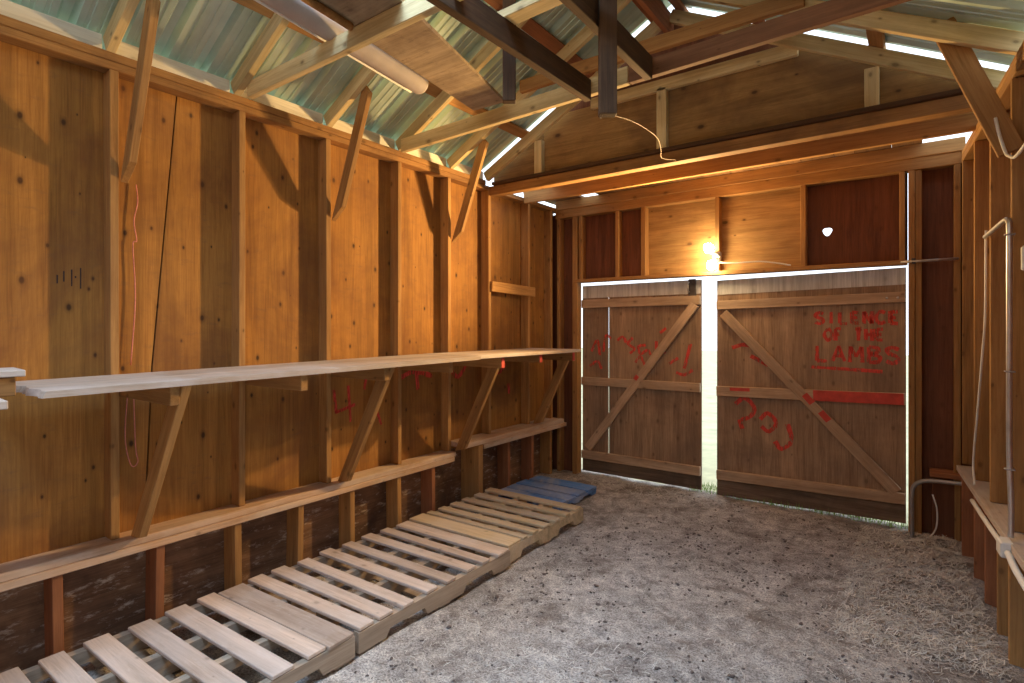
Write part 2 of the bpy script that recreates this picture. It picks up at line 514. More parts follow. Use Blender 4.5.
bm = bmesh.new()
nx, ny = 190, 300
gx0, gx1, gy0, gy1 = -3.3, 0.75, Y0, 5.32
grid = [[bm.verts.new((gx0 + (gx1 - gx0) * i / nx, gy0 + (gy1 - gy0) * j / ny, ground_h(gx0 + (gx1 - gx0) * i / nx, gy0 + (gy1 - gy0) * j / ny))) for i in range(nx + 1)] for j in range(ny + 1)]
for j in range(ny):
    for i in range(nx):
        bm.faces.new((grid[j][i], grid[j][i + 1], grid[j + 1][i + 1], grid[j + 1][i]))
fl = mesh_obj('floor', bm, M['dirt'], None, None, True)
tag(fl, 'trampled grey dirt floor strewn with straw and dung', 'floor', kind='structure')

bm = bmesh.new()
vs = [bm.verts.new(p) for p in ((-30, -30, -0.06), (30, -30, -0.06), (30, 40, -0.06), (-30, 40, -0.06))]
bm.faces.new(vs)
go = mesh_obj('ground', bm, M['field'])
tag(go, 'bright pale grass field outside, seen through the gaps of the double door', 'ground', kind='structure')

# ------------------------------------------------------------------ left wall
wl = thing('wall_left', (XP, 2, 0), 'long plywood and stud wall behind the shelf and the pallets', 'wall', kind='structure')
UP_Y = [0.42, 1.02, 1.65, 2.24, 2.865, 3.42, 3.965, 4.60, 5.03]
LOW_Y = [0.38, 0.79, 1.20, 1.61, 2.00, 2.40, 2.83, 3.19, 4.21, 4.60, 4.95]
ZT = 2.815
edges = [Y0, 0.42, 1.02, 1.65, 2.865, 3.965, 5.2]
for a, b in zip(edges, edges[1:]):
    if abs(a - 1.02) < 0.01:
        continue
    panel('plywood_panel', XP - 0.015, XP, a + 0.001, b - 0.001, 0.50, 2.86, 'plywood', wl)
# the bay between the first two studs: two boards that meet in a slanting crack
prism('plywood_panel', [(1.021, 0.5), (1.175, 0.5), (1.21, 1.35), (1.335, 2.86), (1.021, 2.86)], 'X', XP - 0.015, XP, 'plywood', wl)
prism('plywood_panel', [(1.183, 0.5), (1.649, 0.5), (1.649, 2.86), (1.341, 2.86), (1.217, 1.35)], 'X', XP - 0.013, XP + 0.003, 'plywood', wl)
panel('dark_backing', XP - 0.03, XP - 0.016, Y0, 5.2, 0.0, 2.86, 'void', wl)  # dark backing sheet behind the wall boards, blackens the crack
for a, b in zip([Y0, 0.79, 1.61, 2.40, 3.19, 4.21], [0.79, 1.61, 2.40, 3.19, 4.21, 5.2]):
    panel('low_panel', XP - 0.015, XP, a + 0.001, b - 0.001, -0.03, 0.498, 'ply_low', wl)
for y in UP_Y:
    z0 = 0.512 if y < 3.45 else 0.577
    j = random.uniform(-0.006, 0.006)
    board('stud', (XL - 0.045, y, z0), (XL - 0.045 + j * 0.3, y + j, ZT), 0.09, 0.038, (1, 0, 0), 'stud', wl)
for y in LOW_Y:
    zt = 0.434 if y < 3.45 else 0.488
    board('short_stud', (-3.195, y, 0.0), (-3.195, y + random.uniform(-0.008, 0.008), zt), 0.13, 0.04, (1, 0, 0), 'red_stud' if random.random() < 0.45 else 'stud', wl)
slab('sill_rail', XP, -3.11, Y0, 3.42, 0.434, 0.471, 'rail', wl, 0.004, 'Y')
slab('sill_rail', XP, -3.115, Y0, 3.44, 0.472, 0.510, 'rail', wl, 0.004, 'Y')
slab('sill_rail', XP, -3.05, 3.73, 5.14, 0.490, 0.531, 'rail', wl, 0.004, 'Y')
slab('sill_rail', XP, -3.06, 3.50, 5.10, 0.532, 0.574, 'rail', wl, 0.004, 'Y')
slab('top_plate', XP, XL, Y0, 5.18, 2.816, 2.855, 'plate', wl, 0.003, 'Y')
slab('top_plate', XP, XL + 0.004, Y0, 3.9, 2.856, 2.898, 'plate', wl, 0.003, 'Y')
slab('base_plate', XP, XL, Y0, 5.18, -0.06, -0.012, 'stud', wl, 0.003, 'Y')

# ------------------------------------------------------------------ end wall with the double door
we = thing('wall_end', (-1.4, YP, 0), 'plywood and stud wall around the double door at the far end', 'wall', kind='structure')
XD0, XD1 = -2.89, -0.065        # door opening
HZ = 2.03                       # underside of the header
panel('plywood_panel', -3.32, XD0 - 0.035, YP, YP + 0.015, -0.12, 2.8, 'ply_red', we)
# plywood over the door, with a knot hole in the sheet right of the lamp
sheets = [(-2.93, -2.44, 'ply_red'), (-2.44, -2.16, 'ply_red'), (-2.16, -1.456, 'ply_cross'), (-1.456, -0.76, 'ply_cross')]  # stud shadows from the lamp are put into the dark sheets' colour
for a, b, mt in sheets:
    panel('plywood_panel', a + 0.001, b - 0.001, YP, YP + 0.012, HZ, 2.8, mt, we)
hx, hz, hr = -0.595, 2.345, 0.034
bm = bmesh.new()
x0, x1, z0, z1 = -0.759, -0.058, HZ, 2.8
ring, sq = [], []
nseg = 24
for k in range(nseg):
    a = 2 * math.pi * k / nseg
    c, s = math.cos(a), math.sin(a)
    rr = hr * (1 + 0.12 * math.sin(3 * a))
    ring.append((hx + rr * c, hz + rr * s))
    t = min([((x1 - hx) / c) if c > 1e-6 else ((x0 - hx) / c) if c < -1e-6 else 9e9, ((z1 - hz) / s) if s > 1e-6 else ((z0 - hz) / s) if s < -1e-6 else 9e9])
    sq.append((hx + t * c, hz + t * s))
corners = [(x1, z1), (x0, z1), (x0, z0), (x1, z0)]
for (yy) in (0.0, 0.012):
    R = [bm.verts.new((p[0], YP + yy, p[1])) for p in ring]
    S = [bm.verts.new((p[0], YP + yy, p[1])) for p in sq]
    Cc = [bm.verts.new((p[0], YP + yy, p[1])) for p in corners]
    for k in range(nseg):
        k2 = (k + 1) % nseg
        bm.faces.new((R[k], R[k2], S[k2], S[k]))
        pa, pb = sq[k], sq[k2]
        if abs(pa[0] - pb[0]) > 1e-6 and abs(pa[1] - pb[1]) > 1e-6:
            for ci, cpt in enumerate(corners):
                if (abs(cpt[0] - pa[0]) < 1e-6 or abs(cpt[0] - pb[0]) < 1e-6) and (abs(cpt[1] - pa[1]) < 1e-6 or abs(cpt[1] - pb[1]) < 1e-6):
                    bm.faces.new((S[k], S[k2], Cc[ci]))
    if yy == 0: R0 = R
    else: R1 = R
for k in range(nseg):
    bm.faces.new((R0[k], R0[(k + 1) % nseg], R1[(k + 1) % nseg], R1[k]))
mesh_obj('plywood_panel', bm, M['ply_red'], we)  # dark colour holds the stud's shadow on this sheet
panel('plywood_panel', -0.04, 0.45, YP, YP + 0.015, -0.03, 2.8, 'ply_red', we)
for (x, wd) in ((-3.13, 0.04), (-2.928, 0.06), (-2.86, 0.035), (-2.44, 0.038), (-2.16, 0.045), (-1.456, 0.038), (-0.76, 0.038), (-0.09, 0.035)):
    z0 = 0.0 if x < -2.9 else HZ + 0.03
    zt = 2.733
    board('stud', (x, YE + 0.045, z0), (x + random.uniform(-0.003, 0.003), YE + 0.045, zt), 0.09, wd, (0, 1, 0), 'stud', we)
board('door_post', (-0.033, YE + 0.045, 0), (-0.033, YE + 0.045, 2.733), 0.09, 0.04, (0, 1, 0), 'stud', we)
board('door_post', (0.009, YE + 0.055, 0), (0.009, YE + 0.055, 2.733), 0.09, 0.04, (0, 1, 0), 'stud', we)
board('stud', (0.235, YE + 0.045, 0), (0.235, YE + 0.045, 2.733), 0.09, 0.04, (0, 1, 0), 'stud', we)
slab('header', -2.95, -0.06, YE - 0.005, YP - 0.002, HZ, HZ + 0.034, 'stud', we, 0.003, 'X')
slab('top_plate', -3.17, 0.30, YE, YP, 2.735, 2.822, 'stud', we, 0.003, 'X')
slab('top_plate', -3.16, 0.28, YE - 0.012, YP, 2.824, 2.922, 'stud', we, 0.003, 'X')
slab('ledge_board', 0.075, 0.27, 5.02, YP, 0.47, 0.505, 'red_stud', we, 0.003, 'X')
slab('low_board', 0.09, 0.30, 5.10, 5.125, 0.0, 0.44, 'ply_red', we, 0.003, 'X')

# --- the two leaves
DY = 5.235                      # inner face of the leaves' sheets
def door_leaf(name, x0, x1, tilt, label, seam, rails, diag):
    d = thing(name, ((x0 + x1) / 2, DY, 0.02), label, 'door', kind='structure')
    cx = (x0 + x1) / 2
    def T(x, z): return z + (x - cx) * tilt
    cuts = [x0] + seam + [x1]
    for a, b in zip(cuts, cuts[1:]):
        a2 = a + (0.006 if a != x0 else 0); b2 = b - (0.006 if b != x1 else 0)
        prism('door_panel', [(a2, 0.02 + (a2 - cx) * tilt), (b2, 0.02 + (b2 - cx) * tilt), (b2, 2.005 + (b2 - cx) * tilt), (a2, 2.005 + (a2 - cx) * tilt)], 'Y', DY, DY + 0.018, 'ply_door', d)
    prism('bottom_strip', [(x0 + 0.004, 0.022 + (x0 - cx) * tilt), (x1 - 0.004, 0.022 + (x1 - cx) * tilt), (x1 - 0.004, 0.162 + (x1 - cx) * tilt), (x0 + 0.004, 0.162 + (x0 - cx) * tilt)], 'Y', DY - 0.006, DY - 0.0005, 'dark_ply', d)  # darker strip across the bottom of the leaf
    prism('glare_strip', [(x0 + 0.004, 1.872 + (x0 - cx) * tilt), (x1 - 0.004, 1.872 + (x1 - cx) * tilt), (x1 - 0.004, 2.003 + (x1 - cx) * tilt), (x0 + 0.004, 2.003 + (x0 - cx) * tilt)], 'Y', DY - 0.006, DY - 0.0005, 'glare_pale', d)  # added strip, the glare along the door top is put into its colour
    rl = []
    for (z, hh) in rails:
        rl.append(board('door_rail', (x0 + 0.004, DY - 0.02, T(x0, z)), (x1 - 0.004, DY - 0.02, T(x1, z)), hh, 0.036, (0, 0, 1), 'door_rail', d))
    (xa, za), (xb, zb) = diag
    br = board('diagonal_brace', (xa, DY - 0.0205, T(xa, za)), (xb, DY - 0.0205, T(xb, zb)), 0.085, 0.036, (0, 0, 1), 'door_rail', d, cut=(0, 0))
    return d, rl, br
d1, r1, b1 = door_leaf('door_1', -2.908, -1.637, 0.004, 'left leaf of the double door, plywood with scrawled red spray paint', [-2.60],
                       [(1.81, 0.085), (0.985, 0.085), (0.20, 0.085)], ((-2.83, 0.27), (-1.69, 1.775)))
d2, r2, b2 = door_leaf('door_2', -1.494, -0.068, 0.022, 'right leaf of the double door with red spray-painted lettering and a red rail', [],
                       [(1.775, 0.08), (0.985, 0.09), (0.215, 0.085)], ((-1.43, 1.70), (-0.13, 0.26)))

# lettering
GL = {
 'S': [[(.9, .85), (.5, 1), (.1, .8), (.3, .55), (.75, .42), (.9, .2), (.5, 0), (.08, .15)]],
 'I': [[(.5, 0), (.5, 1)]], 'L': [[(.15, 1), (.15, 0)], [(.15, .02), (.9, .02)]],
 'E': [[(.15, 0), (.15, 1)], [(.15, .97), (.85, .97)], [(.15, .5), (.7, .5)], [(.15, .03), (.85, .03)]],
 'N': [[(.1, 0), (.1, 1)], [(.1, 1), (.88, 0)], [(.88, 0), (.88, 1)]],
 'C': [[(.9, .85), (.5, 1), (.1, .7), (.1, .3), (.5, 0), (.9, .15)]],
 'O': [[(.5, 1), (.1, .7), (.1, .3), (.5, 0), (.9, .3), (.9, .7), (.5, 1)]],
 'F': [[(.2, 0), (.2, 1)], [(.2, .97), (.85, .97)], [(.2, .5), (.7, .5)]],
 'T': [[(.5, 0), (.5, 1)], [(.1, .97), (.9, .97)]],
 'H': [[(.12, 0), (.12, 1)], [(.88, 0), (.88, 1)], [(.12, .5), (.88, .5)]],
 'A': [[(.05, 0), (.5, 1)], [(.5, 1), (.95, 0)], [(.25, .38), (.75, .38)]],
 'M': [[(.05, 0), (.12, 1)], [(.12, 1), (.5, .35)], [(.5, .35), (.88, 1)], [(.88, 1), (.95, 0)]],
 'B': [[(.15, 0), (.15, 1)], [(.15, 1), (.7, .95), (.75, .7), (.2, .53)], [(.2, .53), (.85, .4), (.8, .08), (.15, 0)]],
}
def word(txt, x0, x1, z0, hh):
    adv = (x1 - x0) / len(txt)
    out = []
    for i, ch in enumerate(txt):
        if ch == ' ': continue
        for s in GL[ch]:
            out.append([(x0 + adv * (i + 0.08 + 0.8 * u), z0 + hh * v + random.uniform(-.004, .004)) for u, v in s])
    return out
door_plane = lambda a, z, l: (a, DY - l, z)
rail_plane = lambda a, z, l: (a, DY - 0.038 - l, z)
tx = word('SILENCE', -0.70, -0.10, 1.585, 0.095) + word('OF THE', -0.63, -0.20, 1.45, 0.095) + word('LAMBS', -0.70, -0.09, 1.275, 0.125)
tx += [[(-0.72, 1.222), (-0.5, 1.215), (-0.22, 1.205)]]
ribbons('spray_lettering', tx, 0.034, door_plane, 'spray', d2)
sc2 = [[(-1.33, .86), (-1.25, .92), (-1.17, .84), (-1.2, .76), (-1.28, .72)], [(-1.12, .74), (-1.06, .80), (-.99, .72), (-1.05, .64), (-1.11, .68)],
       [(-.9, .72), (-.87, .58), (-.95, .50), (-1.0, .56)], [(-1.3, .72), (-1.27, .64)], [(-1.36, 1.37), (-1.25, 1.40), (-1.12, 1.36), (-1.02, 1.28)], [(-1.2, 1.3), (-1.05, 1.22)]]
ribbons('spray_scrawl', sc2, 0.045, door_plane, 'spray', d2)
sc1 = [[(-2.80, 1.30), (-2.73, 1.42), (-2.70, 1.26)], [(-2.66, 1.30), (-2.63, 1.47), (-2.57, 1.44)], [(-2.50, 1.42), (-2.44, 1.46), (-2.40, 1.40)],
       [(-2.33, 1.45), (-2.38, 1.39), (-2.31, 1.34), (-2.36, 1.29)], [(-2.19, 1.38), (-2.27, 1.36), (-2.24, 1.29), (-2.17, 1.33), (-2.14, 1.28)],
       [(-2.08, 1.42), (-2.07, 1.32), (-2.0, 1.31), (-1.99, 1.45)], [(-2.04, 1.5), (-1.98, 1.55)], [(-2.82, 1.14), (-2.73, 1.2), (-2.68, 1.12)],
       [(-1.80, 1.16), (-1.74, 1.40)], [(-1.88, 1.12), (-1.80, 1.10), (-1.72, 1.15)], [(-1.95, 1.2), (-1.86, 1.26)], [(-2.3, 1.2), (-2.25, 1.26), (-2.2, 1.18)]]
ribbons('spray_scrawl', sc1, 0.036, door_plane, 'spray', d1)
def patch(x0, z0, x1, z1, hh, parent):
    mm, L = frame((x0, DY - 0.0395, z0), (x1, DY - 0.0395, z1), (0, 0, 1))
    return mesh_obj('red_paint', box_bm(L, 0.002, hh, 0), M['red'], parent, mm)
patch(-0.70, 0.985 + (-0.70 + 0.7765) * 0.022, -0.083, 0.985 + (0.69) * 0.022, 0.088, r2[1])
patch(-1.37, 0.995, -1.20, 0.999, 0.03, r2[1])
for (x, z) in ((-0.735, 0.955), (-0.615, 0.82)):
    mm, L = frame((x - 0.03, DY - 0.0400, z + 0.035), (x + 0.03, DY - 0.0400, z - 0.035), (0, 0, 1))
    mesh_obj('red_paint', box_bm(L, 0.002, 0.05, 0), M['red'], b2, mm)
mm, L = frame((-2.29, DY - 0.0400, 1.03), (-2.26, DY - 0.0400, 1.07), (0, 0, 1))
mesh_obj('red_paint', box_bm(L, 0.002, 0.04, 0), M['red'], b1, mm)
hp = mesh_obj('door_latch', box_bm(0.17, 0.02, 0.07, 0.004), M['dark_metal'], d1, frame((-1.72, DY - 0.012, 1.86), (-1.72, DY - 0.012, 2.0), (1, 0, 0))[0])
tube('latch_pull', [(-1.745, DY - 0.022, 1.89), (-1.745, DY - 0.06, 1.91), (-1.745, DY - 0.06, 1.97), (-1.745, DY - 0.022, 1.985)], 0.006, 'grey_metal', hp)
for zz in (1.815,):
    bm = bmesh.new()
    for xx in (-0.19, -0.12):
        bmesh.ops.create_icosphere(bm, subdivisions=2, radius=0.009, matrix=Matrix.Translation((xx, DY - 0.043, zz - 0.03)))
    mesh_obj('bolt_heads', bm, M['galv'], r2[0], None, True)
# rod along the header into the right corner
rd = thing('track_rod', (0.1, 5.06, 2.045), 'thin grey rod running from the door header into the right corner', 'rod')
tube('rod', [(-0.10, 5.075, 2.047), (0.24, 5.045, 2.045)], 0.010, 'grey_metal', rd, 10, False)
bm = bmesh.new(); bmesh.ops.create_cube(bm, size=1)
for v in bm.verts: v.co = Vector((v.co.x * 0.025, v.co.y * 0.04, v.co.z * 0.04))
mesh_obj('bracket', bm, M['dark_metal'], rd, Matrix.Translation((-0.02, 5.08, 2.05)))

# ------------------------------------------------------------------ flat entry ceiling between gable and end wall
ec = thing('ceiling_entry', (-1.45, 4.5, 2.95), 'low flat ceiling of boards and joists over the double door, daylight between the boards', 'ceiling', kind='structure')
slab('joist', -3.17, 0.33, 4.50, 4.54, 2.795, 2.918, 'stud', ec, 0.003, 'X')
# deck boards laid along the room, short ones leave gaps to the sky
x = -3.26
i = 0
while x < 0.5:
    wd = random.choice((0.14, 0.19, 0.235))
    y0, y1 = 4.02, 5.32
    if x < -3.05: y0 = 4.62
    elif x < -2.8: y0, y1 = 4.15, 4.98
    elif x < -2.6: y0 = 4.08
    if -0.55 < x < -0.2: y0 = 4.2
    if -0.12 < x < 0.08: y1 = 4.85
    if x > 0.16: y1 = 4.9
    slab('deck_board', x, x + wd - 0.003, y0, y1, 2.924, 2.944, 'shingle', ec, 0.002, 'Y')
    x += wd
    i += 1

# ------------------------------------------------------------------ gable over the entry
wg = thing('wall_gable', (-1.47, YG, 2.8), 'plywood gable with studs above the entry joists', 'wall', kind='structure')
slab('gable_tie', -3.17, 0.33, YG, YG + 0.09, 2.768, 2.85, 'plate', wg, 0.003, 'X')  # darker wood here holds the shade on the side facing the room
slab('gable_ledge', -3.12, 0.28, YG - 0.03, YG + 0.085, 2.851, 2.878, 'old', wg, 0.003, 'X')
def gab(xs):
    """gable sheet between two uprights, its top edge hidden behind the rafter and the collar board"""
    top = [(x, min(3.36, under(x) + 0.06)) for x in xs]
    return [(xs[0], 2.86), (xs[-1], 2.86)] + top[::-1]
prism('plywood_panel', gab([-3.15, -2.605]), 'Y', YG + 0.045, YG + 0.06, 'ply_gable', wg)
prism('plywood_panel', gab([-2.60, -2.395, -1.52]), 'Y', YG + 0.045, YG + 0.06, 'ply_gable', wg)
prism('plywood_panel', gab([-1.515, -0.545, 0.24]), 'Y', YG + 0.045, YG + 0.06, 'ply_gable', wg)
prism('plywood_panel', [(-2.40, 3.361), (-0.54, 3.361), (RIDGE_X, 3.85)], 'Y', YG + 0.045, YG + 0.06, 'ply_red', wg)
for x in (-2.63, -1.53, -0.22):
    zt = min(3.335, under(x) - 0.01)
    board('gable_stud', (x, YG + 0.02, 2.88), (x, YG + 0.02, zt), 0.05, 0.075, (0, 1, 0), 'rafter', wg)
slab('collar_board', -2.12, -0.62, YG - 0.005, YG + 0.035, 3.315, 3.40, 'rafter', wg, 0.003, 'X')

# ------------------------------------------------------------------ roof trusses
def rafter_pair(root, y, mat='rafter'):
    for s in (-1, 1):
        xe = -3.19 if s < 0 else 0.40
        ze = under(xe) + 0.005
        off = Vector((0, 0, 0.045 / math.cos(math.atan(SL))))
        a = Vector((xe, y, ze)) + off
        b = Vector((RIDGE_X + 0.02 * s, y, RIDGE_Z - 0.01)) + off
        board('rafter', a, b, 0.088, 0.042, (0, 0, 1), mat, root)
TR = {}
specs = [
 ('rear', -0.25, 'rafter pair above the camera side of the shed, tie beam below'),
 ('r0', 1.00, 'rafter pair over the first wall stud, its knee brace nearest the camera'),
 ('r1', 1.62, 'rafter pair with the tie beam that carries the grey roll and stained board'),
 ('r2', 2.24, 'rafter pair with two dark posts hanging from it'),
 ('r3', 2.87, 'rafter pair with the long reddish tie beam crossing the whole shed'),
 ('r4', 3.44, 'rafter pair with a high orange collar tie just in front of the gable'),
 ('r5', 3.93, 'last rafter pair, nailed against the plywood gable'),
]
for key, y, lab in specs:
    t = thing('roof_truss', (RIDGE_X, y, 2.9), lab, 'roof truss', 'roof trusses of the shed')
    TR[key] = t
    rafter_pair(t, y)
board('tie_beam', (-3.10, 1.662, 2.92), (0.42, 1.662, 2.93), 0.09, 0.04, (0, 0, 1), 'rafter', TR['r1'])
board('tie_beam', (-3.10, -0.21, 2.92), (0.5, -0.21, 2.93), 0.09, 0.04, (0, 0, 1), 'rafter', TR['rear'])
board('tie_beam', (-3.10, 2.828, 2.910), (-1.28, 2.828, 2.944), 0.095, 0.04, (0, 0, 1), 'rafter', TR['r3'])
board('tie_beam', (-1.275, 2.828, 2.944), (0.34, 2.828, 2.975), 0.095, 0.04, (0, 0, 1), 'dark_tie', TR['r3'])
board('collar_tie', (-2.42, 3.40, 3.375), (-0.5, 3.40, 3.375), 0.09, 0.04, (0, 0, 1), 'stud', TR['r4'])
for key, y, ys in (('r0', 1.00, 1.062), ('r2', 2.24, 2.285), ('r4', 3.44, 3.47)):
    board('knee_brace', (-3.15, ys, 2.26), (-2.82, ys, 3.10), 0.075, 0.036, (1, 0, 0), 'stud', TR[key], cut=(0.12, -0.04))
board('knee_brace', (xr(3.5) - 0.005, 3.487, 2.38), (0.10, 3.487, 3.07), 0.10, 0.036, (1, 0, 0), 'stud', TR['r4'])

# ------------------------------------------------------------------ roof sheets, purlins, eave boards
ce = thing('ceiling', (RIDGE_X, 1.5, RIDGE_Z), 'corrugated metal roof on purlins over the open rafters', 'ceiling', kind='structure')
NZ = 0.092 / math.cos(math.atan(SL))
def roof_pt(s, d, y, lift):
    """d = distance down the slope from the ridge, lift = height above the rafter tops"""
    a = math.atan(SL)
    return Vector((RIDGE_X + s * (d * math.cos(a) + lift * math.sin(a)), y, RIDGE_Z + NZ - d * math.sin(a) + lift * math.cos(a)))
SLEN = 2.12
def profile(y):
    p = (y % 0.2) / 0.2
    if p < 0.10: return 0.036 * p / 0.10
    if p < 0.28: return 0.036
    if p < 0.38: return 0.036 * (0.38 - p) / 0.10
    if 0.52 < p < 0.60 or 0.78 < p < 0.86: return 0.005
    return 0.0
knots_y = [0.0, 0.10, 0.28, 0.38, 0.51, 0.525, 0.595, 0.61, 0.77, 0.785, 0.855, 0.87]
for s in (-1, 1):
    ysheet = Y0
    k = 0
    while ysheet < 3.9:
        y1 = min(ysheet + 1.0, 3.918)
        ys = []
        b0 = math.floor(ysheet / 0.2 + 1e-6)
        for q in range(b0, b0 + 7):
            for kk in knots_y:
                yy = (q + kk) * 0.2
                if ysheet - 1e-6 <= yy <= min(y1 + 0.021, 3.918): ys.append(yy)
        bm = bmesh.new()
        c = roof_pt(s, SLEN / 2, (ysheet + y1) / 2, 0)
        nd = 8
        rows = []
        D0 = 0.76 if -0.5 < ysheet < 1.5 else 0.0  # unseen gap along the ridge, added to let light onto the floor
        for d in range(nd + 1):
            dd = D0 + (SLEN - D0) * d / nd
            rows.append([bm.verts.new(roof_pt(s, dd, yy, 0.026 + (0.001 if k % 2 else 0) + profile(yy + 1e-5)) - c) for yy in ys])
        for a, b in zip(rows, rows[1:]):
            for i in range(len(ys) - 1):
                bm.faces.new((a[i], a[i + 1], b[i + 1], b[i]))
        mesh_obj('roof_sheet', bm, M['roofing'], ce, Matrix.Translation(c))
        ysheet = y1
        k += 1
    for d in (0.10, 0.70, 1.44):
        p0, p1 = roof_pt(s, d, Y0, 0.013), roof_pt(s, d, 4.08, 0.013)
        board('purlin', p0, p1, 0.022, 0.09, roof_pt(s, 0, 0, 1) - roof_pt(s, 0, 0, 0), 'stud' if d > 1 else 'red_stud', ce)
    # ridge cap
a = math.atan(SL)
prism('ridge_cap', [(RIDGE_X - 0.16, RIDGE_Z + NZ - 0.03), (RIDGE_X, RIDGE_Z + NZ + 0.058), (RIDGE_X + 0.16, RIDGE_Z + NZ - 0.03), (RIDGE_X + 0.16, RIDGE_Z + NZ - 0.026), (RIDGE_X, RIDGE_Z + NZ + 0.063), (RIDGE_X - 0.16, RIDGE_Z + NZ - 0.026)], 'Y', 1.6, 3.99, 'roofing', ce)
slab('ridge_board', RIDGE_X - 0.018, RIDGE_X + 0.018, Y0, 4.05, 3.70, 3.86, 'red_stud', ce, 0.003, 'Y')
ys = [Y0, -0.25, 1.0, 1.62, 2.24, 2.87, 3.44, 3.93]
for a, b in zip(ys, ys[1:]):
    slab('eave_board', -3.225, -3.205, a + 0.024, b - 0.024, 2.899, 2.985, 'pale', ce, 0.002, 'Y')

# ------------------------------------------------------------------ right wall (runs slightly out of square), doorway beside the camera
wr = thing('wall_right', (xr(3), 3, 0), 'dark stud wall close on the right with conduit and a ledge', 'wall', kind='structure')
def rwall(name, ya, yb, off0, off1, z0, z1, mat):
    pts = [(xr(ya) + off0, ya), (xr(yb) + off0, yb), (xr(yb) + off1, yb), (xr(ya) + off1, ya)]
    return prism(name, pts, 'Z', z0, z1, mat, wr)
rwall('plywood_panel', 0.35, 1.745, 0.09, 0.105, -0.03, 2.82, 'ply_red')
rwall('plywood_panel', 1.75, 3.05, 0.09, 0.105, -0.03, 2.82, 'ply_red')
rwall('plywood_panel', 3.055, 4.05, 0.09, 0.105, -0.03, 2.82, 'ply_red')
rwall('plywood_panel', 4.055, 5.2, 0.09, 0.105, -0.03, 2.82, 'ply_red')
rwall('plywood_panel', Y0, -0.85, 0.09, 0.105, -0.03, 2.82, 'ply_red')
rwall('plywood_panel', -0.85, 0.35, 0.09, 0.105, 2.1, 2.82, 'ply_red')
for y in (0.37, 1.0, 1.78, 2.45, 3.05, 3.53, 4.05, 4.57, 5.06):
    mt = 'stud'
    board('stud', (xr(y) + 0.045, y, 0.585), (xr(y) + 0.045, y + random.uniform(-.004, .004), 2.735), 0.09, 0.040, (1, 0, 0), mt, wr)
for y in (3.05, 3.40, 3.66, 3.99, 4.34, 4.83):
    board('short_stud', (xr(y) + 0.03, y, -0.02), (xr(y) + 0.03, y, 0.545), 0.12, 0.045, (1, 0, 0), 'red_stud' if y > 3.9 else 'stud', wr)
def along(name, ya, yb, off, z, W, T, wdir, mat):
    return board(name, (xr(ya) + off, ya, z), (xr(yb) + off, yb, z), W, T, wdir, mat, wr)
along('ledge', 2.2, 5.0, 0.025, 0.565, 0.13, 0.036, (1, 0.067, 0), 'shelf')
along('top_plate', 1.7, 5.09, 0.045, 2.757, 0.09, 0.04, (1, 0.067, 0), 'stud')
along('top_plate', 1.7, 5.09, 0.045, 2.799, 0.09, 0.04, (1, 0.067, 0), 'stud')
along('top_plate', Y0, 1.7, 0.045, 2.78, 0.09, 0.08, (1, 0.067, 0), 'stud')
board('door_jamb', (xr(-0.85) + 0.045, -0.85, 0), (xr(-0.85) + 0.045, -0.85, 2.74), 0.09, 0.04, (1, 0, 0), 'stud', wr)
wb = thing('wall_rear', (-1.4, Y0, 0), 'plywood rear wall behind the camera', 'wall', kind='structure')
prism('plywood_panel', [(-3.27, 0), (0.85, 0), (0.85, 2.85), (-3.27, 2.85)], 'Y', Y0 - 0.02, Y0, 'plywood', wb)

# ------------------------------------------------------------------ shelf on the left wall
sh = thing('wall_shelf', (-2.85, 2.6, 1.3), 'long dusty plank shelf on wooden brackets along the left wall', 'shelf')
m_, L_ = frame((-2.87, 0.60, 1.3045), (-2.87, 3.10, 1.3315), (1, 0, 0))
bm = bmesh.new()
n = 14
top, bot = [], []
pts = [(L_ / 2, -0.30), (L_ / 2, 0.30)]
edge = []
for k in range(n + 1):
    u = k / n
    edge.append((-L_ / 2 + (0.03 * noise.noise(Vector((u * 9, 2, 0))) + (0.10 * max(0, u - 0.75) * -1)), 0.30 - 0.60 * u))
pts = pts + edge
for zz in (-0.0125, 0.0125):
    (bot if zz < 0 else top).extend([bm.verts.new((p[0] + (0.01 if zz > 0 else 0), zz, p[1])) for p in pts])
bm.faces.new(bot[::-1]); bm.faces.new(top)
for k in range(len(pts)):
    bm.faces.new((bot[k], bot[(k + 1) % len(pts)], top[(k + 1) % len(pts)], top[k]))
mesh_obj('shelf_plank', bm, M['shelf'], sh, m_)
board('shelf_plank', (-2.885, 3.105, 1.333), (-2.885, 4.66, 1.333), 0.57, 0.026, (1, 0, 0), 'shelf', sh)
arm_x = [None, -2.61, -2.61, -2.64, -2.68, -2.64, -2.64, -2.68]
brace_x = {1: -2.575, 3: -2.615, 5: -2.655, 7: -2.70}
for i, y in enumerate(UP_Y[:8]):
    if i == 0: continue
    zt = 1.291 + 0.0106 * (y - 0.6)
    if y > 3.1: zt = 1.318
    hh = 0.085 if i != 6 else 0.07
    yy = y + 0.042
    a = board('bracket_arm', (XL - 0.05, yy, zt - hh / 2), (arm_x[i], yy, zt - hh / 2), hh, 0.04, (0, 0, 1), 'stud', sh)
    if i >= 5:
        mm, LL = frame((arm_x[i], yy, zt - hh / 2), (arm_x[i] + 0.004, yy, zt - hh / 2), (0, 0, 1))
        mesh_obj('red_paint', box_bm(LL, 0.038, hh - 0.004, 0), M['red'], a, mm)
    if i in (1, 3, 5, 7):
        zb = 0.484 if y < 3.45 else 0.548
        yb = yy + 0.04 if i != 1 else yy + 0.040
        board('bracket_brace', (-3.135, yb, zb), (brace_x[i] - 0.075, yb, zt - 0.031), 0.085, 0.036, (1, 0, 0), 'stud', sh, cut=(0.07, 0.07))
